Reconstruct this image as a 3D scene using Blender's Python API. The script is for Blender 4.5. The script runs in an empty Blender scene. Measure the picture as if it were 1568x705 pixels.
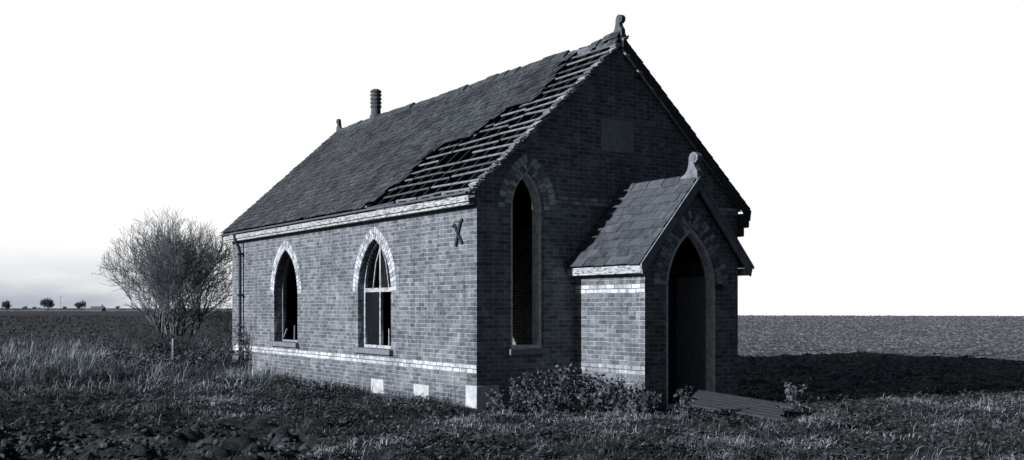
import bpy, math, random
import numpy as np
from mathutils import Matrix, Vector
from mathutils.geometry import tessellate_polygon
random.seed(7); rng=np.random.default_rng(7)
scene=bpy.context.scene
# ---------------------------------------------------------------- helpers
def g(v,a=1.0):
    k=max(0,1-v); return (v*(1-.15*k), v, v*(1+.28*k), 1)
def link(o,parent=None):
    scene.collection.objects.link(o)
    if parent is not None: o.parent=parent
    return o
def empty(name,loc=(0,0,0)):
    e=bpy.data.objects.new(name,None); e.location=loc; e.empty_display_size=.3
    return link(e)
def mesh_obj(name,verts,faces,mat,parent=None,cols=None,smooth=False):
    me=bpy.data.meshes.new(name); me.from_pydata([tuple(v) for v in verts],[],faces); me.update()
    if cols is not None:
        ca=me.color_attributes.new('col','FLOAT_COLOR','POINT')
        arr=np.array(cols,dtype=np.float32).reshape(-1,4); ca.data.foreach_set('color',arr.ravel())
    me.materials.append(mat)
    if smooth: me.polygons.foreach_set('use_smooth',[True]*len(me.polygons))
    return link(bpy.data.objects.new(name,me),parent)
def fast_mesh(name,V,loops,starts,totals,mat,parent=None,cols=None,smooth=False):
    me=bpy.data.meshes.new(name)
    me.vertices.add(len(V)); me.vertices.foreach_set('co',np.asarray(V,dtype=np.float32).ravel())
    me.loops.add(len(loops)); me.loops.foreach_set('vertex_index',np.asarray(loops,dtype=np.int32))
    me.polygons.add(len(starts)); me.polygons.foreach_set('loop_start',np.asarray(starts,dtype=np.int32))
    me.polygons.foreach_set('loop_total',np.asarray(totals,dtype=np.int32))
    me.update(calc_edges=True)
    if cols is not None:
        ca=me.color_attributes.new('col','FLOAT_COLOR','POINT'); ca.data.foreach_set('color',np.asarray(cols,dtype=np.float32).ravel())
    me.polygons.foreach_set('use_smooth',np.full(len(starts),smooth))
    me.materials.append(mat)
    return link(bpy.data.objects.new(name,me),parent)
BF=[(0,3,2,1),(4,5,6,7),(0,1,5,4),(1,2,6,5),(2,3,7,6),(3,0,4,7)]
def box(name,x0,x1,y0,y1,z0,z1,mat,parent=None,bev=0):
    v=[(x0,y0,z0),(x1,y0,z0),(x1,y1,z0),(x0,y1,z0),(x0,y0,z1),(x1,y0,z1),(x1,y1,z1),(x0,y1,z1)]
    o=mesh_obj(name,v,BF,mat,parent)
    if bev:
        m=o.modifiers.new('b','BEVEL'); m.width=bev; m.segments=2
    return o
def beams(name,segs,w,h,mat,parent,up=Vector((0,0,1))):
    V=[];F=[];C=[]
    for s in segs:
        p0,p1=Vector(s[0]),Vector(s[1]); ww=s[2] if len(s)>2 else w; hh=s[3] if len(s)>3 else h
        d=(p1-p0).normalized(); sd=d.cross(up)
        if sd.length<1e-3: sd=d.cross(Vector((1,0,0)))
        sd.normalize(); u=sd.cross(d).normalized(); n=len(V); c=random.uniform(.5,1.3)
        for p in (p0,p1):
            for a,b in ((-1,-1),(1,-1),(1,1),(-1,1)):
                V.append(p+sd*a*ww/2+u*b*hh/2); C.append((c,c,c,1))
        F+= [tuple(n+i for i in f) for f in BF]
    return mesh_obj(name,V,F,mat,parent,C)
def arc_pts(w,hr,off,z0,cx=0,n=14,extra=0):
    c=(hr*hr-w*w)/(2*w); R=c+w+off
    a_end=math.acos(c/R) 
    L=[]
    for i in range(n+1):
        t=a_end*i/n
        L.append((cx+c-R*math.cos(t), z0+R*math.sin(t)))
    Rr=[(2*cx-x,z) for x,z in reversed(L[:-1])]
    return L+Rr
def arch_outline(cx,w,z0,zs,hr,off=0,n=14,boff=None):
    p=arc_pts(w,hr,off,zs,cx,n); b=z0-(off if boff is None else boff)
    return [(cx-w-off,b)]+p+[(cx+w+off,b)]
def basis(kind,loc):
    ax={'front':((1,0,0),(0,0,1),(0,-1,0)),'left':((0,-1,0),(0,0,1),(-1,0,0)),
        'right':((0,1,0),(0,0,1),(1,0,0)),'back':((-1,0,0),(0,0,1),(0,1,0))}[kind]
    m=Matrix.Identity(4)
    for i in range(3):
        for j in range(3): m[j][i]=ax[i][j]
    m.translation=Vector(loc); return m
def panel(name,outer,holes,thick,mat,M,parent,zoff=0):
    cu=bpy.data.curves.new(name,'CURVE'); cu.dimensions='2D'; cu.fill_mode='BOTH'; cu.extrude=thick/2
    for pl in [outer]+holes:
        s=cu.splines.new('POLY'); s.points.add(len(pl)-1)
        for i,p in enumerate(pl): s.points[i].co=(p[0],p[1],0,1)
        s.use_cyclic_u=True
    t=bpy.data.objects.new('t',cu); scene.collection.objects.link(t)
    dg=bpy.context.evaluated_depsgraph_get(); me=bpy.data.meshes.new_from_object(t.evaluated_get(dg))
    bpy.data.objects.remove(t)
    me.transform(Matrix.Translation((0,0,-thick/2+zoff))); me.name=name
    me.materials.clear(); me.materials.append(mat)
    o=bpy.data.objects.new(name,me); link(o,parent); o.matrix_local=M
    return o
_P=rng.random((256,256))
def vn(x,y):
    xi=np.floor(x).astype(int); yi=np.floor(y).astype(int); fx=x-xi; fy=y-yi
    fx=fx*fx*(3-2*fx); fy=fy*fy*(3-2*fy)
    a=_P[xi&255,yi&255];b=_P[(xi+1)&255,yi&255];c=_P[xi&255,(yi+1)&255];d=_P[(xi+1)&255,(yi+1)&255]
    return (a*(1-fx)+b*fx)*(1-fy)+(c*(1-fx)+d*fx)*fy
def fbm(x,y,o=4):
    s=0;a=.5
    for i in range(o):
        s=s+a*vn(x*2**i+17.3*i,y*2**i+5.1*i); a*=.5
    return s/(1-.5**o)
def sst(x,a,b):
    t=np.clip((x-a)/(b-a),0,1); return t*t*(3-2*t)
# ---------------------------------------------------------------- materials
class NT:
    def __init__(s,name):
        s.m=bpy.data.materials.new(name); s.m.use_nodes=True; s.t=s.m.node_tree; s.n=s.t.nodes; s.b=s.n['Principled BSDF']
        s.b.inputs['Roughness'].default_value=.85
        s.b.inputs['Specular IOR Level'].default_value=.25
    def new(s,ty,**k):
        n=s.n.new(ty)
        for a,v in k.items(): setattr(n,a,v)
        return n
    def l(s,a,b): s.t.links.new(a,b)
    def math(s,op,a,b=None,clamp=False):
        n=s.new('ShaderNodeMath',operation=op); n.use_clamp=clamp
        for i,v in enumerate((a,b)):
            if v is None: continue
            if isinstance(v,(int,float)): n.inputs[i].default_value=v
            else: s.l(v,n.inputs[i])
        return n.outputs[0]
    def noise(s,vec,scale,detail=4,rough=.6):
        n=s.new('ShaderNodeTexNoise'); n.inputs['Scale'].default_value=scale; n.inputs['Detail'].default_value=detail; n.inputs['Roughness'].default_value=rough
        if vec is not None: s.l(vec,n.inputs['Vector'])
        return n.outputs['Fac']
    def ramp(s,f,stops):
        r=s.new('ShaderNodeValToRGB'); s.l(f,r.inputs[0]); e=r.color_ramp.elements
        while len(e)<len(stops): e.new(.5)
        for i,(p,c) in enumerate(stops): e[i].position=p; e[i].color=c if isinstance(c,tuple) else (c,c,c,1)
        return r.outputs[0]
    def mix(s,ty,f,a,b):
        n=s.new('ShaderNodeMix',data_type='RGBA',blend_type=ty); n.clamp_factor=True
        if isinstance(f,(int,float)): n.inputs[0].default_value=f
        else: s.l(f,n.inputs[0])
        for i,v in ((6,a),(7,b)):
            if isinstance(v,tuple): n.inputs[i].default_value=v
            else: s.l(v,n.inputs[i])
        return n.outputs[2]
    def bump(s,h,st,dist):
        b=s.new('ShaderNodeBump'); b.inputs['Strength'].default_value=st; b.inputs['Distance'].default_value=dist
        s.l(h,b.inputs['Height']); s.l(b.outputs[0],s.b.inputs['Normal'])
    def obj(s): return s.new('ShaderNodeTexCoord').outputs['Object']
def brick_mat(name,c1,c2,cm,world=False,patch=.5,mort=.009):
    t=NT(name); co=t.obj(); sp=t.new('ShaderNodeSeparateXYZ'); t.l(co,sp.inputs[0])
    if world: u=t.math('SUBTRACT',sp.outputs[0],sp.outputs[1]); v=sp.outputs[2]
    else: u=t.math('ADD',sp.outputs[0],sp.outputs[2]); v=sp.outputs[1]
    n0=t.noise(co,3.0,2); wob=t.math('MULTIPLY',t.math('SUBTRACT',n0,.5),.025)
    cb=t.new('ShaderNodeCombineXYZ'); t.l(t.math('ADD',u,wob),cb.inputs[0]); t.l(t.math('ADD',v,wob),cb.inputs[1])
    br=t.new('ShaderNodeTexBrick'); br.offset=.5; t.l(cb.outputs[0],br.inputs['Vector'])
    for k,vv in (('Scale',1.0),('Mortar Size',mort),('Mortar Smooth',.5),('Bias',-.15),('Brick Width',.225),('Row Height',.075)): br.inputs[k].default_value=vv
    br.inputs['Color1'].default_value=g(c1); br.inputs['Color2'].default_value=g(c2); br.inputs['Mortar'].default_value=g(cm)
    b2=t.new('ShaderNodeTexBrick'); b2.offset=.5; t.l(cb.outputs[0],b2.inputs['Vector'])
    for k,vv in (('Scale',1.0),('Mortar Size',0.0),('Brick Width',.1125),('Row Height',.075)): b2.inputs[k].default_value=vv
    b2.inputs['Color1'].default_value=(.6,.6,.6,1); b2.inputs['Color2'].default_value=(1.3,1.3,1.3,1)
    c=t.mix('MULTIPLY',.65,br.outputs['Color'],b2.outputs['Color'])
    big=t.ramp(t.noise(co,.9,5,.65),[(.3,.66),(.5,1.0),(.72,1.28)])
    c=t.mix('MULTIPLY',1,c,big)
    fine=t.ramp(t.noise(co,45,5,.75),[(.28,.4),(.72,1.6)]); c=t.mix('MULTIPLY',1,c,fine)
    pm=t.math('MULTIPLY',t.ramp(t.noise(co,7,7,.75),[(.53,0.),(.68,1.)]),patch)
    c=t.mix('MIX',pm,c,g(min(.6,c2*2.1)))
    st=t.new('ShaderNodeMapping'); st.inputs['Scale'].default_value=(6,.5,6) if not world else (6,6,.5); t.l(co,st.inputs[0])
    c=t.mix('MULTIPLY',1,c,t.ramp(t.noise(st.outputs[0],1,4,.6),[(.3,.75),(.6,1.08)]))
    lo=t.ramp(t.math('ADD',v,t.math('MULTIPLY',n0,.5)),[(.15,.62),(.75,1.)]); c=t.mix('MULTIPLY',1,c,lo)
    t.l(c,t.b.inputs['Base Color'])
    hh=t.math('ADD',t.math('MULTIPLY',br.outputs['Fac'],-1.),t.math('MULTIPLY',t.noise(co,30,4),.9))
    t.bump(hh,.9,.014); return t.m
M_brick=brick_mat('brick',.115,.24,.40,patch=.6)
M_white=brick_mat('white_brick',.66,.42,.18,world=True,patch=.1)
M_whiteL=brick_mat('white_brick_worn',.5,.24,.16,world=True,patch=.1)
def plain(name,v,var=.25,scale=8,bump=.3,rough=.85,stretch=None,lo=.0,attr=False,bd=.01):
    t=NT(name); co=t.obj()
    if stretch:
        mp=t.new('ShaderNodeMapping'); mp.inputs['Scale'].default_value=stretch; t.l(co,mp.inputs[0]); co=mp.outputs[0]
    n=t.noise(co,scale,6,.65); c=t.ramp(n,[(.3,g(v*(1-var))),(.7,g(v*(1+var)))])
    if lo: 
        c=t.mix('MIX',t.ramp(t.noise(co,scale*1.7,5,.7),[(.48,0.),(.58,1.)]),c,g(lo))
    if attr:
        a=t.new('ShaderNodeAttribute',attribute_name='col'); c=t.mix('MULTIPLY',1,c,a.outputs['Color'])
    t.l(c,t.b.inputs['Base Color']); t.b.inputs['Roughness'].default_value=rough
    if bump: t.bump(t.noise(co,scale*3,4),bump,bd)
    return t.m
M_stone=plain('limestone',.52,.3,6)
M_voussoir=plain('pale_voussoir_brick',.95,.22,14,attr=True)
M_fascia=plain('peeling_white_paint',.52,.35,5,.4,stretch=(3,1,6),lo=.13)
M_frame=plain('weathered_frame_paint',.5,.25,7,.4,lo=.25)
M_lframe=plain('lancet_frame_paint',.8,.2,7,.3,lo=.55)
M_wood=plain('grey_timber',.14,.4,6,.5,stretch=(4,1,4),attr=True)
M_batten=plain('batten_timber',.23,.45,9,.5,attr=True)
M_board=plain('dark_bargeboard',.06,.4,9,.5)
M_boardl=plain('porch_bargeboard',.26,.35,7,.5)
M_slab=plain('rotten_plank',.085,.5,7,.6,stretch=(1,5,1))
M_iron=plain('rusted_iron',.03,.3,15,.4,.6)
M_pipe=plain('painted_iron_pipe',.05,.3,9,.2,.5)
M_terra=plain('terracotta',.10,.4,9,.4)
M_in=plain('interior_near_black',.022,.4,3,.3)  # one near-black colour for floors, lining, rafters and sarking
M_door=plain('inner_door_paint',.3,.4,4,.3,stretch=(1,8,1))
M_plaque=plain('stone_plaque',.30,.3,9,.5)
M_sill=plain('stone_sill',.2,.3,9,.5)
M_finial=plain('porch_finial_stone',.2,.4,9,.5)
M_post=plain('old_post',.25,.4,9,.5)
def slate_mat(name,v,lich,k=.85):
    t=NT(name); co=t.obj(); a=t.new('ShaderNodeAttribute',attribute_name='col')
    n=t.noise(co,7,6,.7); c=t.ramp(n,[(.3,g(v*.6)),(.7,g(v*1.4))]); c=t.mix('MULTIPLY',1,c,a.outputs['Color'])
    mp=t.new('ShaderNodeMapping'); mp.inputs['Scale'].default_value=(1.,1.8,1.); t.l(co,mp.inputs[0])
    l1=t.ramp(t.noise(mp.outputs[0],9,8,.8),[(.5,0.),(.62,1.)]); l2=t.ramp(t.noise(co,.8,5,.65),[(.40,.12),(.6,1.)])
    c=t.mix('MIX',t.math('MULTIPLY',t.math('MULTIPLY',l1,l2),k),c,g(lich)); t.l(c,t.b.inputs['Base Color'])
    t.b.inputs['Roughness'].default_value=.62; t.bump(t.noise(co,25,5),.5,.01); return t.m
M_slate=slate_mat('roof_slate',.05,.25)
M_slateP=slate_mat('porch_slate',.085,.2,.6)
M_glass=NT('dusty_glass'); 
M_glass.b.inputs['Base Color'].default_value=g(.012); M_glass.b.inputs['Roughness'].default_value=.12; M_glass.b.inputs['Specular IOR Level'].default_value=.35; M_glass=M_glass.m
def vcol_mat(name,rough=.8):
    t=NT(name); a=t.new('ShaderNodeAttribute',attribute_name='col'); t.l(a.outputs['Color'],t.b.inputs['Base Color']); t.b.inputs['Roughness'].default_value=rough
    t.b.inputs['Specular IOR Level'].default_value=.15
    return t.m
M_grass=vcol_mat('grass_blades'); M_leaf=vcol_mat('leaves',.6); M_bark=vcol_mat('bark'); M_clod=vcol_mat('soil_clod')
t=NT('ground_soil'); co=t.obj(); a=t.new('ShaderNodeAttribute',attribute_name='col')
c=t.mix('MULTIPLY',1,a.outputs['Color'],t.ramp(t.noise(co,4,9,.8),[(.34,.25),(.5,.85),(.68,2.1)]))
mp=t.new('ShaderNodeMapping'); mp.inputs['Rotation'].default_value=(0,0,math.radians(33)); mp.inputs['Scale'].default_value=(.12,1.2,1); t.l(co,mp.inputs[0])
c=t.mix('MULTIPLY',1,c,t.ramp(t.noise(mp.outputs[0],1.3,9,.85),[(.34,.4),(.68,1.7)]))
c=t.mix('MULTIPLY',1,c,t.ramp(t.noise(mp.outputs[0],.06,6,.75),[(.3,.7),(.7,1.3)]))
t.l(c,t.b.inputs['Base Color']); t.b.inputs['Specular IOR Level'].default_value=.03
t.bump(t.noise(co,6,8,.75),1.,.12); M_ground=t.m
# ---------------------------------------------------------------- camera frame
CAM=np.array([-9.24,-14.91]); RT=np.array([.832,-.555]); FW=np.array([.555,.832])
F=1611.;HY=472.
def at(r,d): p=CAM+RT*r+FW*d; return p[0],p[1]
cam=bpy.data.objects.new('camera',bpy.data.cameras.new('camera')); link(cam)
cam.location=(CAM[0],CAM[1],1.7); cam.rotation_euler=(math.radians(90),0,-math.atan2(.555,.832))
cam.data.sensor_width=36; cam.data.lens=36*F/1568; cam.data.shift_y=(HY-352.5)/1568; cam.data.clip_end=12000; cam.data.clip_start=.1
scene.camera=cam
# ---------------------------------------------------------------- ground
def spaced(a,b,st,far):
    m=list(np.arange(a,b,st)); s=st; x=m[-1]; out=[]
    while x<far: s*=1.13; x+=s; out.append(x)
    s=st; x=m[0]; o2=[]
    while x>-far: s*=1.13; x-=s; o2.append(x)
    return np.array(o2[::-1]+m+out)
XS=spaced(-24,20,.09,6000); YS=spaced(-14,24,.09,6000)
def cam_rd(x,y):
    dx=x-CAM[0];dy=y-CAM[1]; return dx*RT[0]+dy*RT[1], dx*FW[0]+dy*FW[1]
def bdist(x,y):
    return np.hypot(np.maximum(np.maximum(-x,x-6.1),0),np.maximum(np.maximum(-1.9-y,y-12.2),0))
def churn(x,y):
    r,d=cam_rd(x,y); return sst(-r+1.5*(fbm(x*.5,y*.5,2)-.5),1.2,3.2)*(1-sst(d+1.5*fbm(x*.7+5,y*.7,2),14.5,17))
def height(x,y):
    r,d=cam_rd(x,y); near=1-sst(d,30,60)
    h=(fbm(x*.9,y*.9,4)-.5)*.26+(fbm(x*4,y*4,4)-.5)*.15
    bd=bdist(x,y)
    h=h*(.2+.8*sst(bd,0.2,3))*np.maximum(near,.12)
    ch=churn(x,y)
    h=h+ch*(np.abs(fbm(x*2.4,y*2.4,4)-.5)*.75-.12+.06*np.sin(d*5.5+r*.6+5*fbm(x*.6,y*.6,3)))
    side=sst(r/np.maximum(d,1),-.05,.12); dist=np.hypot(r,d)
    h=h-side*np.maximum(dist-235,0)*.018
    return h
GX,GY=np.meshgrid(XS,YS,indexing='ij'); GZ=height(GX,GY)
r,d=cam_rd(GX,GY); nx,ny=GX.shape
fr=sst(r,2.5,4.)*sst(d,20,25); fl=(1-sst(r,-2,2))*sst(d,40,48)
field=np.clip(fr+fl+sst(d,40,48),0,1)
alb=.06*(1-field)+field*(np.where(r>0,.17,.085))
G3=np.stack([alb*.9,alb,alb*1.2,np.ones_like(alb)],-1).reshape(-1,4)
V=np.stack([GX,GY,GZ],-1).reshape(-1,3)
idx=np.arange(nx*ny).reshape(nx,ny)
Q=np.stack([idx[:-1,:-1],idx[1:,:-1],idx[1:,1:],idx[:-1,1:]],-1).reshape(-1,4)
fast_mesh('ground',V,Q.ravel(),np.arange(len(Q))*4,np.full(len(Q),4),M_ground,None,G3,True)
# ---------------------------------------------------------------- grass
def sample(n,dmin,dmax,power,density,rspan=.56):
    dd=rng.random(n)
    dd=(dmin**power+(dmax**power-dmin**power)*dd)**(1/power)
    rr=(rng.random(n)*2-1)*(rspan*dd)
    x=CAM[0]+RT[0]*rr+FW[0]*dd; y=CAM[1]+RT[1]*rr+FW[1]*dd
    keep=rng.random(n)<density(x,y,rr,dd)
    inside=((x>-.03)&(x<6.15)&(y>-.03)&(y<12.25))|((x>2.02)&(x<4.2)&(y>-1.9)&(y<.1))
    keep&=~inside; return x[keep],y[keep],rr[keep],dd[keep]
def blades(name,n,dmin,dmax,hfun,density,wbase,colfun,power=1.0,flat=1.1):
    x,y,rr,dd=sample(n,dmin,dmax,power,density); n=len(x)
    z=height(x,y)-.01
    hh=hfun(x,y,rr,dd)*(.4+1.*rng.random(n)); w=wbase*(.6+.8*rng.random(n))*(.5+dd/24)
    th=rng.random(n)*6.283; ln=rng.random(n)**.8*flat; ph=rng.random(n)*6.283
    ldx=np.cos(ph)*ln+.2; ldy=np.sin(ph)*ln-.1; sx=np.cos(th)*w/2; sy=np.sin(th)*w/2
    P=np.zeros((n,5,3)); 
    P[:,0]=np.stack([x-sx,y-sy,z],-1);P[:,1]=np.stack([x+sx,y+sy,z],-1)
    mx=x+ldx*hh*.3;my=y+ldy*hh*.3;mz=z+hh*.6*(1-.3*np.minimum(ln,1.5))
    P[:,2]=np.stack([mx-sx*.8,my-sy*.8,mz],-1);P[:,3]=np.stack([mx+sx*.8,my+sy*.8,mz],-1)
    P[:,4]=np.stack([x+ldx*hh,y+ldy*hh,z+hh*(1-.5*np.minimum(ln,1.6))],-1)
    b=np.arange(n)[:,None]*5
    L=np.concatenate([b+np.array([[0,1,3,2]]),b+np.array([[2,3,4]])],1).ravel()
    st=(np.arange(n)[:,None]*7+np.array([[0,4]])).ravel(); tt=np.tile([4,3],n)
    v=colfun(x,y,rr,dd)*(.4+1.2*rng.random(n)); 
    C=np.zeros((n,5,4)); C[...,3]=1
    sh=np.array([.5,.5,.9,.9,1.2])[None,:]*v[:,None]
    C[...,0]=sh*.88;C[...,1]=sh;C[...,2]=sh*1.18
    return fast_mesh(name,P.reshape(-1,3),L,st,tt,M_grass,None,C.reshape(-1,4))
def dens(x,y,r,d):
    c=sst(fbm(x*.9,y*.9,4),.40,.58)
    right=sst(r,2.5,4)*sst(d,19,23)
    return np.clip((.2+.8*c)*(1-.72*churn(x,y))*(1-right)*(1-sst(d,40,46)),0,1)
def hgt(x,y,r,d):
    left=sst(-r,3.5,8)*sst(d,19,26); bd=bdist(x,y)
    nb=1-sst(bd,.1,1.2)
    return .05+.15*fbm(x*1.3+9,y*1.3,3)**1.6+.36*left+.14*nb*(r<-1)
def gcol(x,y,r,d):
    p=fbm(x*.55+30,y*.55+4,4); q=fbm(x*2+3,y*2+4,3); left=sst(-r,3.,8)*sst(d,18,24)
    return .05+.32*sst(p,.40,.62)*sst(q,.3,.62)+.17*left*sst(q,.2,.7)
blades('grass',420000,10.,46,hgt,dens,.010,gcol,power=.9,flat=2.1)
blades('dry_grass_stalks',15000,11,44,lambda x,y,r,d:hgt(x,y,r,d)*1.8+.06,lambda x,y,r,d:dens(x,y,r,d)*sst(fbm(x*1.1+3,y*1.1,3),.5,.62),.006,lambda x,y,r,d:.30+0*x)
def weeds(name,n):
    x,y,r,d=sample(n,10.5,26,.8,lambda x,y,r,d:sst(fbm(x*1.6+50,y*1.6,4),.48,.60)*(1-.6*churn(x,y))*(1-sst(r,3,5)*sst(d,19,22))*(1-.5*sst(-r,4,8)*sst(d,20,26)))
    n=len(x); z=height(x,y)+rng.random(n)**1.5*.15
    a=rng.random(n)*6.283; tl=(rng.random(n)-.3)*1.1; L=.018+.035*rng.random(n)
    d1=np.stack([np.cos(a)*np.cos(tl),np.sin(a)*np.cos(tl),np.sin(tl)],-1); d2=np.stack([-np.sin(a),np.cos(a),(rng.random(n)-.5)],-1)
    c=np.stack([x,y,z],-1); P=np.stack([c-d1*L[:,None],c+d2*(L*.5)[:,None],c+d1*L[:,None],c-d2*(L*.5)[:,None]],1)
    v=(.03+.12*rng.random(n)**2); C=np.ones((n,4,4)); C[...,0]=(v*.88)[:,None];C[...,1]=v[:,None];C[...,2]=(v*1.2)[:,None]
    fast_mesh(name,P.reshape(-1,3),np.arange(n*4),np.arange(n)*4,np.full(n,4),M_leaf,None,C.reshape(-1,4))
weeds('broadleaf_weeds',110000)
OCT=np.array([(1,0,0),(-1,0,0),(0,1,0),(0,-1,0),(0,0,1),(0,0,-1)],float)
TRI=[(0,2,4),(2,1,4),(1,3,4),(3,0,4),(2,0,5),(1,2,5),(3,1,5),(0,3,5)]
def lumps(name,x,y,s,v,sub=True,flat=.7,zf=.15):
    vs=list(map(tuple,OCT)); f2=list(TRI)
    if sub:
        f2=[];cache={}
        def mid(a,b):
            k=(min(a,b),max(a,b))
            if k not in cache:
                m=np.array(vs[a])+np.array(vs[b]); m/=np.linalg.norm(m); cache[k]=len(vs); vs.append(tuple(m))
            return cache[k]
        for a,b,c in TRI:
            ab,bc,ca=mid(a,b),mid(b,c),mid(c,a); f2+=[(a,ab,ca),(ab,b,bc),(ca,bc,c),(ab,bc,ca)]
    vs=np.array(vs); m=len(vs); n=len(x)
    P=vs[None]*(1+.6*(rng.random((n,m,1))-.5)); P=P*s[:,None,None]*np.array([1,1,flat])*(1+.5*(rng.random((n,1,3))-.5))
    P+=np.stack([x,y,height(x,y)+s*zf],-1)[:,None]
    L=(np.arange(n)[:,None]*m+np.array(f2).ravel()[None]).ravel(); nf=n*len(f2)
    C=np.ones((n,m,4)); C[...,0]=(v*.9)[:,None];C[...,1]=v[:,None];C[...,2]=(v*1.18)[:,None]
    fast_mesh(name,P.reshape(-1,3),L,np.arange(nf)*3,np.full(nf,3),M_clod,None,C.reshape(-1,4))
x,y,r,d=sample(24000,10.5,22,.8,lambda x,y,r,d:np.clip(.08+churn(x,y),0,1)*sst(fbm(x*1.2,y*1.2,3),.33,.6))
n=len(x); lumps('soil_clods',x,y,.012+.055*rng.random(n)**3,.04+.07*rng.random(n))
x,y,r,d=sample(230000,22,235,.35,lambda x,y,r,d:sst(r,2.5,4.)*sst(d,20,24)*(.35+.65*sst(fbm(x*.5+y*.33,y*.08,3),.4,.6)))
n=len(x); lumps('ploughed_field_clods',x,y,(.02+.07*rng.random(n)**2)*(.6+d/70),(.055+.17*rng.random(n)**1.3),False,.5,.1)
x,y,r,d=sample(30000,40,230,.3,lambda x,y,r,d:(1-sst(r,-8,-4))*.9)
n=len(x); lumps('ploughed_field_clods_dark',x,y,(.03+.08*rng.random(n)**2)*(.6+d/70),(.03+.07*rng.random(n)**1.3),False,.5,.1)
# ---------------------------------------------------------------- plants
def leafy(name,cx,cy,R,H,nst,nleaf,v=.09,leaf=.035,parent=None):
    V=[];Fc=[];C=[]
    stems=[]
    for i in range(nst):
        a=random.random()*6.283; b=random.random()**.6*R; x=cx+math.cos(a)*b*.35;y=cy+math.sin(a)*b*.35
        p=Vector((x,y,float(height(np.array([x]),np.array([y]))[0])-.03)); hgt_=H*random.uniform(.5,1.05)
        end=Vector((cx+math.cos(a)*b,cy+math.sin(a)*b,p.z+hgt_)); pts=[p]
        for k in range(1,6):
            f=k/5; q=p.lerp(end,f); q.z=p.z+hgt_*math.sin(f*1.5)*1.0; q+=Vector((random.gauss(0,.03),random.gauss(0,.03),random.gauss(0,.02))); pts.append(q)
        stems.append(pts)
    for pts in stems:
        for k in range(5):
            a,b=pts[k],pts[k+1]; n=len(V); w=.007*(1-k*.15)
            for p in (a,b):
                for j in range(3):
                    an=j*2.094; V.append(p+Vector((math.cos(an)*w,math.sin(an)*w,0))); C.append(tuple(list(g(v*1.3))))
            for j in range(3): Fc.append((n+j,n+(j+1)%3,n+3+(j+1)%3,n+3+j))
    for i in range(nleaf):
        s=random.choice(stems); k=random.choices(range(5),[1,2,3,4,4])[0]; p=s[k].lerp(s[k+1],random.random())+Vector((random.gauss(0,.05),random.gauss(0,.05),random.gauss(0,.04)))
        d1=Vector((random.gauss(0,1),random.gauss(0,1),random.gauss(0,.6))).normalized(); d2=d1.cross(Vector((random.gauss(0,1),random.gauss(0,1),random.gauss(0,1)))).normalized()
        L=leaf*random.uniform(.6,1.4); n=len(V); V+= [p-d1*L,p+d2*L*.55,p+d1*L,p-d2*L*.55]; cc=g(v*random.uniform(.5,1.9)); C+=[cc]*4; Fc.append((n,n+1,n+2,n+3))
    return mesh_obj(name,V,Fc,M_leaf,parent,C)
def pix_at(px,d): return at((px-784)/F*d,d)
def segs_mesh(name,S,parent=None,vt=.2,vb=.07,k=3):
    P0=np.array([s[0] for s in S]);P1=np.array([s[1] for s in S]);R0=np.array([s[2] for s in S]);R1=np.array([s[3] for s in S]); n=len(S)
    D=P1-P0; D/=np.linalg.norm(D,axis=1)[:,None]+1e-9; up=np.where(np.abs(D[:,2:3])>.9,[[1.,0,0]],[[0,0,1.]]); A=np.cross(D,up);A/=np.linalg.norm(A,axis=1)[:,None]; B=np.cross(D,A)
    V=np.zeros((n,2*k,3))
    for j in range(k):
        an=j*2*math.pi/k; o=A*math.cos(an)+B*math.sin(an); V[:,j]=P0+o*R0[:,None]; V[:,k+j]=P1+o*R1[:,None]
    f=np.array([[j,(j+1)%k,k+(j+1)%k,k+j] for j in range(k)]).ravel()
    L=(np.arange(n)[:,None]*2*k+f[None,:]).ravel()
    rmax=R0.max(); tt=np.clip((R0/rmax)**.5,0,1); v=(vt+(vb-vt)*tt)*(.5+1.*rng.random(n)); C=np.zeros((n,2*k,4)); C[...,3]=1  # thin twigs get a paler colour, sunlit tips painted into the bark
    C[...,0]=(v*.88)[:,None];C[...,1]=v[:,None];C[...,2]=(v*1.15)[:,None]
    return fast_mesh(name,V.reshape(-1,3),L,np.arange(n*k)*4,np.full(n*k,4),M_bark,parent,C.reshape(-1,4),True)
def grow(S,p,d,L,r,lev,maxlev,center,rad,seed_k=(4,6),rmin=.004,spread=.7,upb=.12):
    nseg=4 if lev<maxlev else 3
    kids=[]
    for i in range(nseg):
        q=p+d*(L/nseg); r1=max(rmin,r*(1-.5*(i+1)/nseg)); S.append((tuple(p),tuple(q),max(rmin,r*(1-.5*i/nseg)),r1))
        p=q; d=(d+Vector((random.gauss(0,.15),random.gauss(0,.15),random.gauss(0,.12)+upb*.4))).normalized()
        kids.append((p.copy(),d.copy(),r1))
    if lev>=maxlev: return
    nk=random.randint(*seed_k)
    for j in range(nk):
        b=kids[-1] if j<2 else random.choice(kids[(0 if lev>0 else 1):])
        v=Vector((random.gauss(0,1),random.gauss(0,1),random.gauss(0,.8))); v-=v.project(b[1]); v.normalize()
        nd=(b[1]+v*random.uniform(.4,1.)*spread*1.2+Vector((0,0,upb))).normalized()
        e=(b[0]+nd*L*.6-center); 
        ll=L*random.uniform(.62,.88)
        q=Vector((e.x/rad[0],e.y/rad[0],e.z/rad[1]))
        if q.length>1.0: ll*=.55
        if q.length>1.15: continue
        grow(S,b[0],nd,ll,b[2]*.70,lev+1,maxlev,center,rad,seed_k,rmin,spread,upb)
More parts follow.
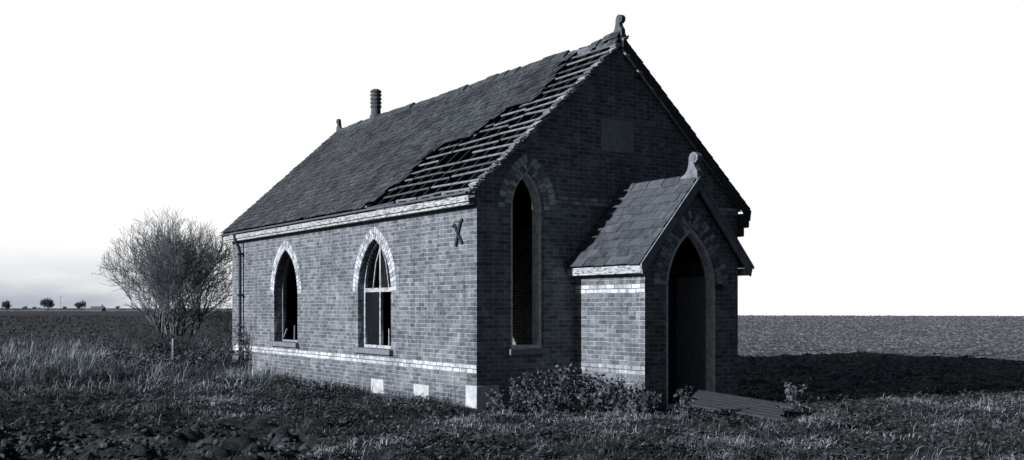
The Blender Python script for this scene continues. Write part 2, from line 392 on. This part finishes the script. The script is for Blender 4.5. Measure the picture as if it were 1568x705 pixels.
def tree(name,x,y,H,R,nst,maxlev,r0,rmin,kk=(4,6),lean=.5,vt=.2,vb=.07,z=0,L0=None,cz=.56):
    S=[]; c=Vector((x,y,z+H*cz))
    for i in range(nst):
        a=i*6.283/nst+random.uniform(-.4,.4); o=Vector((math.cos(a),math.sin(a),0)); ln=random.uniform(.15,1)*lean
        grow(S,Vector((x,y,z-.05))+o*.12*(H/4),(o*ln+Vector((0,0,1))).normalized(),(L0 or H*.36)*random.uniform(.85,1.15),r0*random.uniform(.7,1.1),0,maxlev,c,(R,H*.44),kk,rmin)
    print(name,len(S))
    return segs_mesh(name,S,None,vt,vb)
tx,ty=pix_at(262,30.)
tree('bare_hawthorn_tree',tx,ty,4.55,1.9,7,5,.105,.0042,kk=(3,5),lean=.85,vt=.24,vb=.05,L0=1.35)
for px,dd,H,R in ((205,29.5,1.3,.8),(322,29,1.6,.5),(341,29.6,2.1,.4),(300,28,1.2,.7),(240,29,1.2,.8),(275,28.6,1.1,.8)):
    x,y=pix_at(px,dd); tree('bramble_thicket',x,y,H,R,8,3,.018,.0045,kk=(3,5),lean=1.1,vt=.13,vb=.05)
for (px,dd,R,H,ns,nl,nm) in [(372,26.6,.3,1.4,14,420,'ivy_plant'),(330,26.5,.7,.7,20,900,'bramble_bush'),(250,28,1.3,.75,30,1700,'bramble_bush'),(190,27,.9,.5,24,700,'bramble_bush'),(300,27,.8,.7,24,1000,'bramble_bush'),
      (800,17.3,.3,.62,14,320,'nettle_plant'),(862,17.3,.42,.78,24,800,'nettle_plant'),(905,17.3,.42,.6,20,560,'nettle_plant'),(945,17.0,.38,.55,18,520,'nettle_plant'),(985,16.6,.3,.4,14,300,'nettle_plant'),
      (1046,15.9,.16,.5,9,140,'nettle_plant'),(1222,17.4,.22,.45,10,190,'nettle_plant'),(770,17.0,.3,.3,12,240,'nettle_plant'),(830,16.9,.3,.35,14,300,'nettle_plant'),(620,17.9,.5,.18,14,220,'nettle_plant'),(470,21,.6,.25,14,260,'nettle_plant')]:
    x,y=pix_at(px,dd); leafy(nm,x,y,R,H,ns,nl,v=.085)
for px,h in ((10,6.5),(72,8),(122,7.2)):
    x,y=pix_at(px,520); tree('distant_tree',x,y,h,h*.42,3,4,.14,.05,kk=(4,6),lean=.5,vt=.16,vb=.14,z=-.2,L0=h*.27)
for px,h in ((38,4.5),(52,4),(98,4.2),(180,5)):
    x,y=pix_at(px,760); tree('distant_tree',x,y,h,h*.5,3,3,.14,.07,kk=(4,6),lean=.8,vt=.26,vb=.22,z=-.2,L0=h*.27)
x,y=pix_at(93,520); segs_mesh('utility_pole',[((x,y,0),(x,y,8),.1,.08),((x-.8,y+.5,7.2),(x+.8,y-.5,7.2),.06,.06)],None,.14,.14,6)
M_far=plain('hazed_distance',.18,.3,1,0)  # aerial haze put into the colour, so distant parts are paler
hv=[];hf=[]
for i,px in enumerate(np.arange(-260,360,3.0)):
    x,y=pix_at(px,560); h=.3+2.0*fbm(np.array([px*.05]),np.array([3.]),4)[0]**2+.4*random.random(); hv+= [(x,y,-1),(x,y,h)]
    if i: hf.append((2*i-2,2*i,2*i+1,2*i-1))
n=len(hv); hv+=[(v[0]+1.6,v[1]+2.5,v[2]) for v in hv]; hf+=[tuple(k+n for k in f) for f in hf]; hf+=[(2*i+1,2*i+3,2*i+3+n,2*i+1+n) for i in range(n//2-1)]
mesh_obj('distant_hedgerow',hv,hf,M_far)
def gable_house(name,px,d,w,l,h,rh):
    x,y=pix_at(px,d); e=empty(name,(x,y,0)); e.rotation_euler=(0,0,-.6)
    box('walls',-w/2,w/2,-l/2,l/2,-1,h,M_sill,e)
    mesh_obj('roof',[(-w/2-.3,-l/2-.3,h),(w/2+.3,-l/2-.3,h),(w/2+.3,l/2+.3,h),(-w/2-.3,l/2+.3,h),(-w/2-.3,0,h+rh),(w/2+.3,0,h+rh)],[(0,1,5,4),(2,3,4,5),(0,4,3),(1,2,5)],M_far,e)
    box('chimney',w/2-1.2,w/2-.5,-.4,.4,h,h+rh+.8,M_far,e)
gable_house('distant_farmhouse',150,540,6,5,1.2,1.4)
x,y=pix_at(268,27.5); po=box('fence_post',x-.07,x+.07,y-.06,y+.06,-.1,.9,M_post,None,.01)
# ---------------------------------------------------------------- chapel
CH=empty('brick_chapel')
W=6.1;LN=12.2;XR=3.05;ZE=3.65;SL=.909
def rz(x): return ZE+(x+.25)*SL if x<=XR else ZE+(2*XR-x+.25)*SL
ZR=rz(XR); T=.32; wt=rz(0)-.16
FR=basis('front',(0,0,0)); 
idoor=arch_outline(3.1,.55,.02,1.9,.9); 
gout=[(0,-.3),(W,-.3),(W,wt),(XR,ZR-.16),(0,wt)]
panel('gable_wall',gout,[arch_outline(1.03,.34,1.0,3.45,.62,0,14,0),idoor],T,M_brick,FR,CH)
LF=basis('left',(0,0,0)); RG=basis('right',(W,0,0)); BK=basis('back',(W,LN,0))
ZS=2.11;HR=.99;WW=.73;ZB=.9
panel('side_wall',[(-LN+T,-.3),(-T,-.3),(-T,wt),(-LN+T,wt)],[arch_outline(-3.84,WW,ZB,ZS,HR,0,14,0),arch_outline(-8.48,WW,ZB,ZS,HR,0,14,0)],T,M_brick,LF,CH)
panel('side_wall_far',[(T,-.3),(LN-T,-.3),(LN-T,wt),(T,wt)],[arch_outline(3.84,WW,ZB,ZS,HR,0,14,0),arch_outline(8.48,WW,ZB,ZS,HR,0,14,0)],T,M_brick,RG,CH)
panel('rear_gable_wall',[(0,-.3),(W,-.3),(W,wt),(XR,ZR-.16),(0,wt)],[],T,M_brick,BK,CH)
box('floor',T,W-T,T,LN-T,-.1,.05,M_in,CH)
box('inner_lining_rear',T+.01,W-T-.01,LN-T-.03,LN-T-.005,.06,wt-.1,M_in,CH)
for yc in (3.84,8.48):
    sg=[]
    z=ZB+.08
    while z<3.1:
        if not (yc>5 and 1.38<z<2.0): sg.append(((W-.2,yc-.8,z),(W-.2,yc+.8,z+random.uniform(-.01,.01))))
        z+=.15
    beams('window_boarding',sg,.02,.146,M_wood,CH)
def voussoirs(name,M,cx,w,zs,hr,rings,n,parent,vals,jamb=0,proud=.006):
    V=[];Fs=[];C=[]; c=(hr*hr-w*w)/(2*w)
    for ri,(o0,o1) in enumerate(rings):
        R0=c+w+o0+.004;R1=c+w+o1-.006
        for side in (-1,1):
            items=[]
            ae=math.acos(c/(c+w+(o0+o1)/2)); ag=.007/R0
            for i in range(n):
                a0=ae*i/n+ag; a1=ae*(i+1)/n-ag
                def P(R,a):
                    a=min(a,math.acos(min(1,c/R)));return (cx+side*(R*math.cos(a)-c),zs+R*math.sin(a))
                items.append([P(R0,a0),P(R1,a0),P(R1,a1),P(R0,a1)])
            for q in items:
                v=random.choice(vals)*random.uniform(.8,1.1); jt=proud+random.uniform(-.002,.003); k=len(V)
                for zz in (jt,-.03):
                    for p in q: V.append((p[0],p[1],zz)); C.append(g(min(v,.85)))
                Fs+= [tuple(k+i for i in f) for f in ((0,1,2,3),(0,4,5,1),(1,5,6,2),(2,6,7,3),(3,7,4,0))]
    o=mesh_obj(name,V,Fs,M_voussoir,parent,C); o.matrix_local=M; return o
for a in (-3.84,-8.48):
    voussoirs('window_arch',LF,a,WW,ZS-.08,HR+.04,[(0.0,.12),(.12,.24)],17,CH,[.66,.58,.5,.6,.34])
voussoirs('lancet_arch',FR,1.03,.34,3.40,.66,[(0,.13),(.13,.27)],11,CH,[.7,.5,.34,.24,.6])
box('white_brick_band',-.005,.05,T,LN-.1,.60,.75,M_white,CH)
box('white_brick_band_corner',-.006,.0,.0,T-.002,.60,.75,M_white,CH)
box('upper_band',1.62,W,-.014,.02,3.525,3.675,M_whiteL,CH)
for n_,y0,y1,z0,z1 in (('base_stone',3.41,3.95,.03,.31),('base_stone',1.62,2.19,.03,.31)):
    box(n_,-.012,.03,y0,y1,z0,z1,M_stone,CH,.006)
box('corner_stone',-.015,.44,-.015,.34,.02,.40,M_stone,CH,.01)
box('plinth_vent_stone',1.15,1.75,-.01,.03,.05,.4,M_sill,CH,.006)
box('date_plaque',2.63,3.40,-.02,.02,4.54,5.14,M_plaque,CH,.01)
for y in (3.84,8.48): box('window_sill',-.09,.2,y-.82,y+.82,ZB-.1,ZB+.005,M_sill,CH,.01)
box('lancet_sill',.62,1.44,-.09,.15,.9,1.005,M_sill,CH,.01)
def frame(name,M,cx,w,z0,zs,hr,zoff,parent,mull=True,mat=M_frame,bw=.065,thick=.06,glass=()):
    outer=arch_outline(cx,w-.003,z0+.006,zs,hr,-.003,14,0)
    ins=arc_pts(w,hr,-bw,zs,cx,24); holes=[]
    tz=zs-.05
    if mull:
        m=.024
        L=[p for p in ins if p[0]<cx-m and p[1]>tz+.06]
        top=max(p[1] for p in L)+.02
        uL=[(cx-w+bw,tz+.04)]+L+[(cx-m,top)]+[(cx-m,tz+.04)]
        uR=[(2*cx-x,z) for x,z in uL]
        holes=[uL,uR,[(cx-w+bw,z0+bw),(cx-w+bw,tz-.04),(cx-m,tz-.04),(cx-m,z0+bw)],[(cx+m,z0+bw),(cx+m,tz-.04),(cx+w-bw,tz-.04),(cx+w-bw,z0+bw)]]
    else:
        holes=[[(cx-w+bw,z0+bw)]+ins+[(cx+w-bw,z0+bw)]]
    o=panel(name,outer,holes,thick,mat,M,parent,zoff)
    for i in glass:
        panel(name+'_pane',holes[i],[],.006,M_glass,M,parent,zoff-thick*.5)
    return o
frame('window_frame',LF,-3.84,WW,ZB,ZS,HR,-.13,CH,glass=(1,2))
def bars(name,M,pts_list,w,t,mat,parent,zoff):
    V=[];Fs=[]
    for a,b in pts_list:
        d=Vector((b[0]-a[0],b[1]-a[1])).normalized(); s=Vector((-d.y,d.x))*w/2; n=len(V)
        for z in (zoff,zoff-t):
            V+= [(a[0]-s.x,a[1]-s.y,z),(b[0]-s.x,b[1]-s.y,z),(b[0]+s.x,b[1]+s.y,z),(a[0]+s.x,a[1]+s.y,z)]
        Fs+= [tuple(n+i for i in f) for f in BF]
    o=mesh_obj(name,V,Fs,mat,parent); o.matrix_local=M; return o
c0=-3.84
bars('glazing_bars',LF,[((c0-.35,2.1),(c0-.22,2.6)),((c0-.22,2.6),(c0-.02,2.92)),((c0+.35,2.1),(c0+.22,2.6)),((c0+.22,2.6),(c0+.02,2.92)),((c0+.35,.96),(c0+.35,1.3))],.025,.03,M_frame,CH,-.145)
frame('window_frame_empty',LF,-8.48,WW,ZB,ZS,HR,-.2,CH,mull=False,mat=M_boardl,bw=.05)
bars('glazing_bars_broken',LF,[((-8.48,.96),(-8.46,1.3)),((-9.15,1.0),(-8.95,1.2))],.03,.03,M_boardl,CH,-.21)
frame('lancet_frame',FR,1.03,.34,1.0,3.45,.62,-.05,CH,mull=False,mat=M_lframe,bw=.06,thick=.22)
bars('iron_tie_plate',LF,[((-.66,2.76),(-.49,3.18)),((-.70,3.13),(-.44,2.80)),((-.49,3.18),(-.43,3.2)),((-.70,3.13),(-.75,3.1))],.05,.03,M_iron,CH,.035)
# roof ------------------------------------------------------------
nrm=Vector((-SL,0,1)).normalized(); sd=Vector((1,0,SL)).normalized(); SLN=3.3*math.sqrt(1+SL*SL)
TB=([0,.05,.13,.35,.42,.43,.58,.6,.8,1.01],[3.75,3.6,3.35,3.36,2.9,2.05,1.9,1.0,1.15,1.47])
def slates(name,side,xc,ze,half,sl,y0,y1,expo,wid,mat,parent,missing=None,vmul=1.,sig=.3):
    V=[];Fs=[];C=[]; ln=half*math.sqrt(1+sl*sl); s=Vector((1,0,sl)).normalized(); nn=Vector((-sl,0,1)).normalized()
    N=int(ln/expo); 
    for i in range(N+1):
        u0=i*expo; y=y0-(wid/2 if i%2 else 0)
        while y<y1:
            w=wid*random.uniform(.95,1.0); a=max(y,y0); b=min(y+w,y1+random.uniform(-.02,.03)); yy=y; y+=wid
            if b-a<.04: continue
            h=u0/ln
            if missing and missing(h,(a+b)/2): continue
            slip=random.random(); du=random.gauss(0,.010); sk=random.gauss(0,.005); lift=random.uniform(0,.012)
            if slip<.02: du-=random.uniform(.03,.09); sk+=random.gauss(0,.03)
            L=min(expo*2.05,ln-u0+.02)
            v=max(.4,random.gauss(1,sig))*vmul; c=(v,v,v,1)
            pts=[]
            for (uu,t_) in ((u0+du,.026+lift),(u0+du+L,.004)):
                for yy2 in (a,b):
                    k=sk if yy2==b else -sk
                    pts.append((uu+k,yy2,t_))
            n=len(V)
            for th in (0,.014):
                for (uu,yy2,t_) in pts:
                    p=s*uu+nn*(t_-th); x=xc-half+p.x; 
                    V.append(((x if side<0 else 2*xc-x),yy2,ze+p.z)); C.append(c)
            Fs+= [(n,n+1,n+3,n+2),(n+4,n+6,n+7,n+5),(n,n+4,n+5,n+1),(n+1,n+5,n+7,n+3),(n,n+2,n+6,n+4)]
    return mesh_obj(name,V,Fs,mat,parent,C)
def miss(h,t):
    return t<np.interp(h,TB[0],TB[1])+random.gauss(0,.13)
EX=.20
slates('roof_slates_near',-1,XR,ZE,3.3,SL,-.1,LN+.15,EX*.8,.22,M_slate,CH,miss)
slates('roof_slates_far',1,XR,ZE,3.3,SL,-.1,LN+.15,EX,.28,M_slate,CH)
def rp(u,y,off=0,side=-1):
    p=sd*u+nrm*off; x=XR-3.3+p.x; return Vector((x if side<0 else 2*XR-x,y,ZE+p.z))
sg=[];rf=[]; BS=.245
for i in range(int(SLN/BS)+2):
    u=i*BS+.06
    if u>SLN: u=SLN-.03
    h=u/SLN; tb=float(np.interp(h,TB[0],TB[1]))+.4
    y=-.12+random.uniform(-.02,.02)
    while y<tb:
        y2=min(tb,y+random.uniform(.8,2.2)); 
        if not (random.random()<.22 and y>.2): sg.append((rp(u+random.gauss(0,.018),y,-.018),rp(u+random.gauss(0,.03),y2-.01,-.018-random.random()*.03)))
        y=y2
beams('roof_battens',sg,.034,.018,M_batten,CH,nrm)
for k in range(28):
    y=T+.02+k*.435
    if y>LN-.3: break
    for s_ in (-1,1): rf.append((rp(.1,y,-.09,s_),rp(SLN-.03,y,-.09,s_)))
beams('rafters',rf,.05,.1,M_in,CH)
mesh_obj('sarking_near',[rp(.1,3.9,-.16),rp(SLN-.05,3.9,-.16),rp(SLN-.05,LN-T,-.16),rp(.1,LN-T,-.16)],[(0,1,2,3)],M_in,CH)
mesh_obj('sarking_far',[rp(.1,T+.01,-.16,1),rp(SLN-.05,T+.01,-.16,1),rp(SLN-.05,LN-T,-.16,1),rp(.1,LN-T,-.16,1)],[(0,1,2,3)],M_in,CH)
V=[];Fs=[];C=[]
for i in range(int(SLN/EX)+1):
    u0=i*EX+.0
    for lay in range(2):
        a=rp(u0+lay*.02,-.13+lay*.03+random.gauss(0,.02),-.03-lay*.035); L=EX*random.uniform(.6,.95); n=len(V); v=random.uniform(.5,2.2)
        for dy in (0,.13+random.random()*.1):
            for (du,dn) in ((0,-.03),(L,-.06),(L,-.025),(0,.005)):
                V.append(a+sd*du+nrm*dn+Vector((0,dy,0))); C.append((v,v,v,1))
        Fs+= [tuple(n+k for k in f) for f in BF]
mesh_obj('stepped_verge',V,Fs,M_batten,CH,C)
beams('eaves_fascia',[((-.2,-.08,3.52),(-.2,LN+.1,3.52))],.03,.10,M_fascia,CH)
beams('eaves_moulding',[((-.13,-.05,3.44),(-.13,LN+.08,3.44))],.1,.04,M_fascia,CH)
beams('eaves_edge_board',[((-.24,-.1,3.605),(-.24,LN+.12,3.605))],.09,.035,M_wood,CH)
beams('eaves_soffit',[((-.1,-.0,3.475),(-.1,LN,3.475))],.17,.03,M_wood,CH)
beams('eaves_fascia_far',[((W+.2,-.08,3.5),(W+.2,LN+.1,3.5))],.03,.18,M_fascia,CH)
def sheet(name,pts,y0,y1,mat,parent):
    n=len(pts); V=[(p[0],y0,p[1]) for p in pts]+[(p[0],y1,p[1]) for p in pts]
    Fs=[tuple(range(n)),tuple(range(2*n-1,n-1,-1))]+[(i,i+n,(i+1)%n+n,(i+1)%n) for i in range(n)]
    return mesh_obj(name,V,Fs,mat,parent)
xr=2*XR+.25
sheet('bargeboard',[(XR,ZR-.02),(xr,ZE-.02),(xr-.03,ZE-.22),(XR,ZR-.2)],-.13,-.09,M_board,CH)
sheet('bargeboard_trim',[(XR+.02,ZR-.22),(xr-.25,ZE+.03),(xr-.25,ZE-.005),(XR+.02,ZR-.255)],-.105,-.06,M_frame,CH)
box('corbel_kneeler',W-.02,W+.24,-.09,.25,3.30,3.52,M_board,CH,.02)
box('corbel_kneeler_lower',W-.02,W+.13,-.06,.22,3.12,3.30,M_board,CH,.02)
sheet('verge_board_far',[(XR,ZR-.02),(-.25,ZE-.02),(-.22,ZE-.2),(XR,ZR-.2)],LN+.1,LN+.14,M_board,CH)
sheet('verge_board_far_right',[(XR,ZR-.02),(xr,ZE-.02),(xr-.03,ZE-.2),(XR,ZR-.2)],LN+.101,LN+.141,M_board,CH)
def ridge(name,xc,z,y0,y1,st,mat,parent,w=.14,slp=.9,jit=.008,th=.03):
    V=[];Fs=[];C=[];y=y0
    while y<y1-.05:
        L=min(st,y1-y)-.012; v=random.uniform(.7,1.5); dz=random.gauss(0,jit); n=len(V)
        prof=[(-w,-w*slp),(-.03,.0),(0,.018),(.03,0),(w,-w*slp),(w,-w*slp-th),(0,-th),(-w,-w*slp-th)]
        for yy in (y,y+L):
            e=random.gauss(0,jit*.7)
            for p in prof: V.append((xc+p[0],yy,z+.05+dz+e+p[1])); C.append((v,v,v,1))
        k=len(prof)
        Fs+= [(n+i,n+(i+1)%k,n+k+(i+1)%k,n+k+i) for i in range(k)]+[tuple(n+i for i in range(k)),tuple(n+k+i for i in reversed(range(k)))]
        y+=st
    return mesh_obj(name,V,Fs,mat,parent,C)
ridge('ridge_tiles',XR,ZR,1.52,LN+.12,.42,M_slate,CH,jit=.012)
ridge('ridge_tiles_front',XR,ZR,-.1,.78,.3,M_slate,CH,jit=.03)
ridge('ridge_tiles_front_upper',XR,ZR+.05,-.1,.4,.25,M_slate,CH,jit=.02,w=.12)
beams('ridge_board',[((XR,-.1,ZR-.08),(XR,LN,ZR-.08))],.04,.2,M_wood,CH)
def scroll(name,x,y,z,s,mat,parent,flip=1):
    out=[(-.75,-.15),(-.6,.02),(-.36,.12),(-.2,.3),(-.13,.55),(-.12,.78),(-.04,.95),(.12,1.02),(.3,.98),(.42,.84),(.4,.66),(.26,.55),(.16,.6),(.2,.48),(.26,.36),(.38,.22),(.42,-.15)]
    n=len(out); V=[]
    for sx in (-.13,.13):
        for a,b in out: V.append((x+sx*s,y-flip*a*s,z+b*s))
    tr=tessellate_polygon([[Vector((a,b,0)) for a,b in out]])
    Fs=[tuple(t_) for t_ in tr]+[tuple(i+n for i in reversed(t_)) for t_ in tr]+[(i,(i+1)%n,(i+1)%n+n,i+n) for i in range(n)]
    k=len(V)
    for sx in (-.17,.17):
        for j in range(10): a=j*.6283; V.append((x+sx*s,y-flip*(.19+.11*math.cos(a))*s,z+(.78+.11*math.sin(a))*s))
    Fs+= [tuple(k+j for j in range(10)),tuple(k+10+j for j in reversed(range(10)))]+[(k+j,k+(j+1)%10,k+10+(j+1)%10,k+10+j) for j in range(10)]
    return mesh_obj(name,V,Fs,mat,parent)
scroll('ridge_finial',XR,.0,ZR+.05,.34,M_terra,CH)
scroll('ridge_finial_rear',XR,LN,ZR+.03,.30,M_terra,CH,-1)
def lathe(name,x,y,prof,mat,parent,k=20):
    V=[];Fs=[]
    for r_,z in prof:
        for j in range(k): a=j*6.2832/k; V.append((x+r_*math.cos(a),y+r_*math.sin(a),z))
    for i in range(len(prof)-1):
        for j in range(k): Fs.append((i*k+j,i*k+(j+1)%k,(i+1)*k+(j+1)%k,(i+1)*k+j))
    Fs.append(tuple((len(prof)-1)*k+j for j in range(k)))
    return mesh_obj(name,V,Fs,mat,parent,smooth=False)
pr=[(.16,6.4),(.16,6.72),(.13,6.76),(.125,6.93)]
z=6.93
for i in range(4): pr+=[(.145,z),(.15,z+.05),(.12,z+.07),(.12,z+.1)]; z+=.1
pr+=[(.15,z),(.145,z+.04),(.08,z+.08)]
lathe('roof_ventilator_pot',XR,9.92,pr,M_terra,CH)
def segs_pipe(name,pts,r_,mat,parent,k=10):
    V=[];Fs=[]
    for i,p in enumerate(pts):
        p=Vector(p);a=Vector(pts[max(0,i-1)]);b=Vector(pts[min(len(pts)-1,i+1)]);d=(b-a).normalized(); s=d.cross(Vector((0,1,0)));s.normalize();u=s.cross(d)
        for j in range(k): an=j*6.2832/k; V.append(p+s*r_*math.cos(an)+u*r_*math.sin(an))
        if i: Fs+= [((i-1)*k+j,(i-1)*k+(j+1)%k,i*k+(j+1)%k,i*k+j) for j in range(k)]
    return mesh_obj(name,V,Fs,mat,parent,smooth=True)
segs_pipe('downpipe',[(-.24,11.35,3.6),(-.22,11.35,3.45),(-.12,11.35,3.25),(-.09,11.35,3.1),(-.09,11.35,0)],.042,M_pipe,CH)
for z in (3.05,2.0,1.0): box('pipe_bracket',-.145,0.02,11.28,11.42,z,z+.06,M_pipe,CH)
# ---------------------------------------------------------------- porch
PX0,PX1,PY=2.05,4.17,-1.88; PC=(PX0+PX1)/2; PT=.23; pe=2.40; PH=1.27; PS=1.165
pzr=pe+PH*PS; pwt=pe+.2*PS-.1
PF=basis('front',(0,PY,0))
po_=arch_outline(PC-.02,.58,-.25,2.02,1.04,0,16,0)
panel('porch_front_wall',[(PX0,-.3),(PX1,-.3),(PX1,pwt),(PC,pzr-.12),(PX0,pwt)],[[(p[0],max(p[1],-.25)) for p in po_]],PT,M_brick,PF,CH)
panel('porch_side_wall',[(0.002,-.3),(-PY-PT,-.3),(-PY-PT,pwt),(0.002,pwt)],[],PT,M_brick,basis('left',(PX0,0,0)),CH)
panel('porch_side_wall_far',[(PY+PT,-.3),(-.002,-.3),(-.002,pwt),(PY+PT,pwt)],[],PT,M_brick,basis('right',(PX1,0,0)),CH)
voussoirs('porch_arch',PF,PC-.02,.58,2.0,1.06,[(0,.13),(.13,.27)],17,CH,[.6,.4,.26,.48,.2])
box('porch_floor',PX0+PT,PX1-PT,PY+.05,-.01,-.1,.03,M_in,CH)
box('porch_white_band',PX0-.005,PX0+.04,PY+.0,-.02,1.95,2.1,M_white,CH)
box('porch_lower_band',PX0-.005,PX0+.04,PY+.0,-.02,.60,.75,M_whiteL,CH)
slates('porch_slates_near',-1,PC,pe,PH,PS,PY-.12,-.01,.2,.3,M_slateP,CH,sig=.16)
slates('porch_slates_far',1,PC,pe,PH,PS,PY-.12,-.01,.2,.3,M_slateP,CH)
ridge('porch_ridge_tiles',PC,pzr,PY-.12,-.02,.4,M_slateP,CH,w=.11,slp=1.1)
for s_,nm in ((-1,'porch_sarking'),(1,'porch_sarking_far')):
    xx=lambda x:(x if s_<0 else 2*PC-x)
    mesh_obj(nm,[(xx(PC-PH+.05),PY-.02,pe+.0),(xx(PC-PH+.05),-.01,pe+.0),(xx(PC),-.01,pzr-.06),(xx(PC),PY-.02,pzr-.06)],[(0,1,2,3)],M_in,CH)
beams('porch_fascia',[((PC-PH+.045,PY-.1,pe-.07),(PC-PH+.045,-.01,pe-.07))],.03,.13,M_fascia,CH)
beams('porch_soffit',[((PC-PH+.13,PY-.08,pe-.05),(PC-PH+.13,-.01,pe-.05))],.13,.03,M_wood,CH)
beams('porch_fascia_far',[((PC+PH-.045,PY-.1,pe-.07),(PC+PH-.045,-.01,pe-.07))],.03,.13,M_fascia,CH)
xl=PC-PH; xr2=PC+PH
sheet('porch_bargeboard_left',[(PC,pzr-.0),(xl,pe-.0),(xl+.04,pe-.15),(PC,pzr-.2)],PY-.15,PY-.11,M_boardl,CH)
sheet('porch_bargeboard_right',[(PC,pzr-.0),(xr2,pe-.0),(xr2-.04,pe-.15),(PC,pzr-.2)],PY-.151,PY-.111,M_boardl,CH)
sheet('porch_moulding_left',[(PC,pzr+.02),(xl-.01,pe+.02),(xl-.01,pe-.03),(PC,pzr-.035)],PY-.175,PY-.152,M_boardl,CH)
sheet('porch_moulding_right',[(PC,pzr+.02),(xr2+.01,pe+.02),(xr2+.01,pe-.03),(PC,pzr-.035)],PY-.176,PY-.153,M_boardl,CH)
scroll('porch_finial',PC,PY+.0,pzr+.03,.40,M_finial,CH)
frame('door_frame',PF,PC-.02,.58,.02,2.02,1.04,-.03,CH,mull=False,mat=M_lframe,bw=.07,thick=.17)
box('door_hinge',PC+.52,PC+.66,PY-.03,PY-.008,2.0,2.12,M_iron,CH,.01)
for i in range(5):
    y0=PY+.27+i*.17; box('open_door_board_%d'%(i+1),PC+.60+.012*i,PC+.64+.012*i,y0,y0+.158,.06,2.25,M_door,CH,.004)
# ---------------------------------------------------------------- fallen door on ground
FD=empty('fallen_plank_door')
cx,cy=at(3.62,16.7); FD.location=(cx,cy,.15); FD.rotation_euler=(math.radians(11),math.radians(8),-math.atan2(.555,.832)+math.radians(-16))
for i in range(6):
    w=.15; box('plank_%d'%(i+1),-.68+random.uniform(-.12,.08),.70+random.uniform(-.2,.1),-.45+i*w,-.45+i*w+w-.014,random.uniform(-.01,.01),.03,M_slab,FD,.004)
box('ledge_1',-.5,-.36,-.44,.43,-.04,-.012,M_slab,FD); box('ledge_2',.36,.5,-.44,.43,-.04,-.012,M_slab,FD)
# ---------------------------------------------------------------- world + sun
EL=18; SX,SY=-1.0,.09; az=math.atan2(SX,SY)
w=bpy.data.worlds.new('World'); scene.world=w; w.use_nodes=True; nt=w.node_tree; nd=nt.nodes; bg=nd['Background']
def N(ty,**k):
    n=nd.new(ty)
    for a,v in k.items(): setattr(n,a,v)
    return n
sky=N('ShaderNodeTexSky',sky_type='NISHITA'); sky.sun_disc=False; sky.sun_elevation=math.radians(EL); sky.sun_rotation=az
tc=N('ShaderNodeTexCoord'); 
def dot(v):
    n=N('ShaderNodeVectorMath',operation='DOT_PRODUCT'); nt.links.new(tc.outputs['Generated'],n.inputs[0]); n.inputs[1].default_value=v; return n.outputs['Value']
def mr(s,a,b,c=0,d_=1):
    n=N('ShaderNodeMapRange',interpolation_type='SMOOTHSTEP'); nt.links.new(s,n.inputs[0])
    for i,v in enumerate((a,b,c,d_)): n.inputs[i+1].default_value=v
    return n.outputs[0]
def mul(a,b):
    n=N('ShaderNodeMath',operation='MULTIPLY')
    for i,v in enumerate((a,b)):
        if isinstance(v,(int,float)): n.inputs[i].default_value=v
        else: nt.links.new(v,n.inputs[i])
    return n.outputs[0]
white_sector=mul(mr(dot((FW[0],FW[1],0)),.5,.78),mr(dot((0,0,1)),.48,.33))  # white sky added only ahead of the camera, keeping the facade dark
nz=N('ShaderNodeTexNoise'); nz.inputs['Scale'].default_value=6; nz.inputs['Detail'].default_value=6
mpn=N('ShaderNodeMapping'); mpn.inputs['Scale'].default_value=(1,1,4); nt.links.new(tc.outputs['Generated'],mpn.inputs[0]); nt.links.new(mpn.outputs[0],nz.inputs['Vector'])
hz=mul(mul(mr(dot((0,0,1)),.062,.0),mr(dot((RT[0],RT[1],0)),-.20,-.36)),mr(nz.outputs['Fac'],.15,.6))
def mixc(f,a,b):
    n=N('ShaderNodeMix',data_type='RGBA')
    if isinstance(f,float): n.inputs[0].default_value=f
    else: nt.links.new(f,n.inputs[0])
    for i,v in ((6,a),(7,b)):
        if isinstance(v,tuple): n.inputs[i].default_value=v
        else: nt.links.new(v,n.inputs[i])
    return n.outputs[2]
SB=.05
k=1/SB
view_sky=mixc(hz,(1.02*k,1.02*k,1.02*k,1),(.40*k,.45*k,.52*k,1))  # colour of the added white sky, greyed low on the left
hs=N('ShaderNodeHueSaturation'); hs.inputs['Saturation'].default_value=.7; hs.inputs['Value'].default_value=.44; nt.links.new(sky.outputs[0],hs.inputs['Color'])
fin=mixc(white_sector,hs.outputs[0],view_sky)
nt.links.new(fin,bg.inputs['Color']); bg.inputs['Strength'].default_value=SB
sl=bpy.data.lights.new('sun','SUN'); sl.energy=5; sl.angle=math.radians(.5); sl.color=(1,.985,.95)
so=bpy.data.objects.new('sun',sl); link(so)
ts=Vector((SX*math.cos(math.radians(EL)),SY*math.cos(math.radians(EL)),math.sin(math.radians(EL))))
so.rotation_euler=ts.to_track_quat('Z','Y').to_euler(); so.location=ts*50
scene.view_settings.view_transform='Standard'; scene.view_settings.look='None'; scene.view_settings.exposure=0
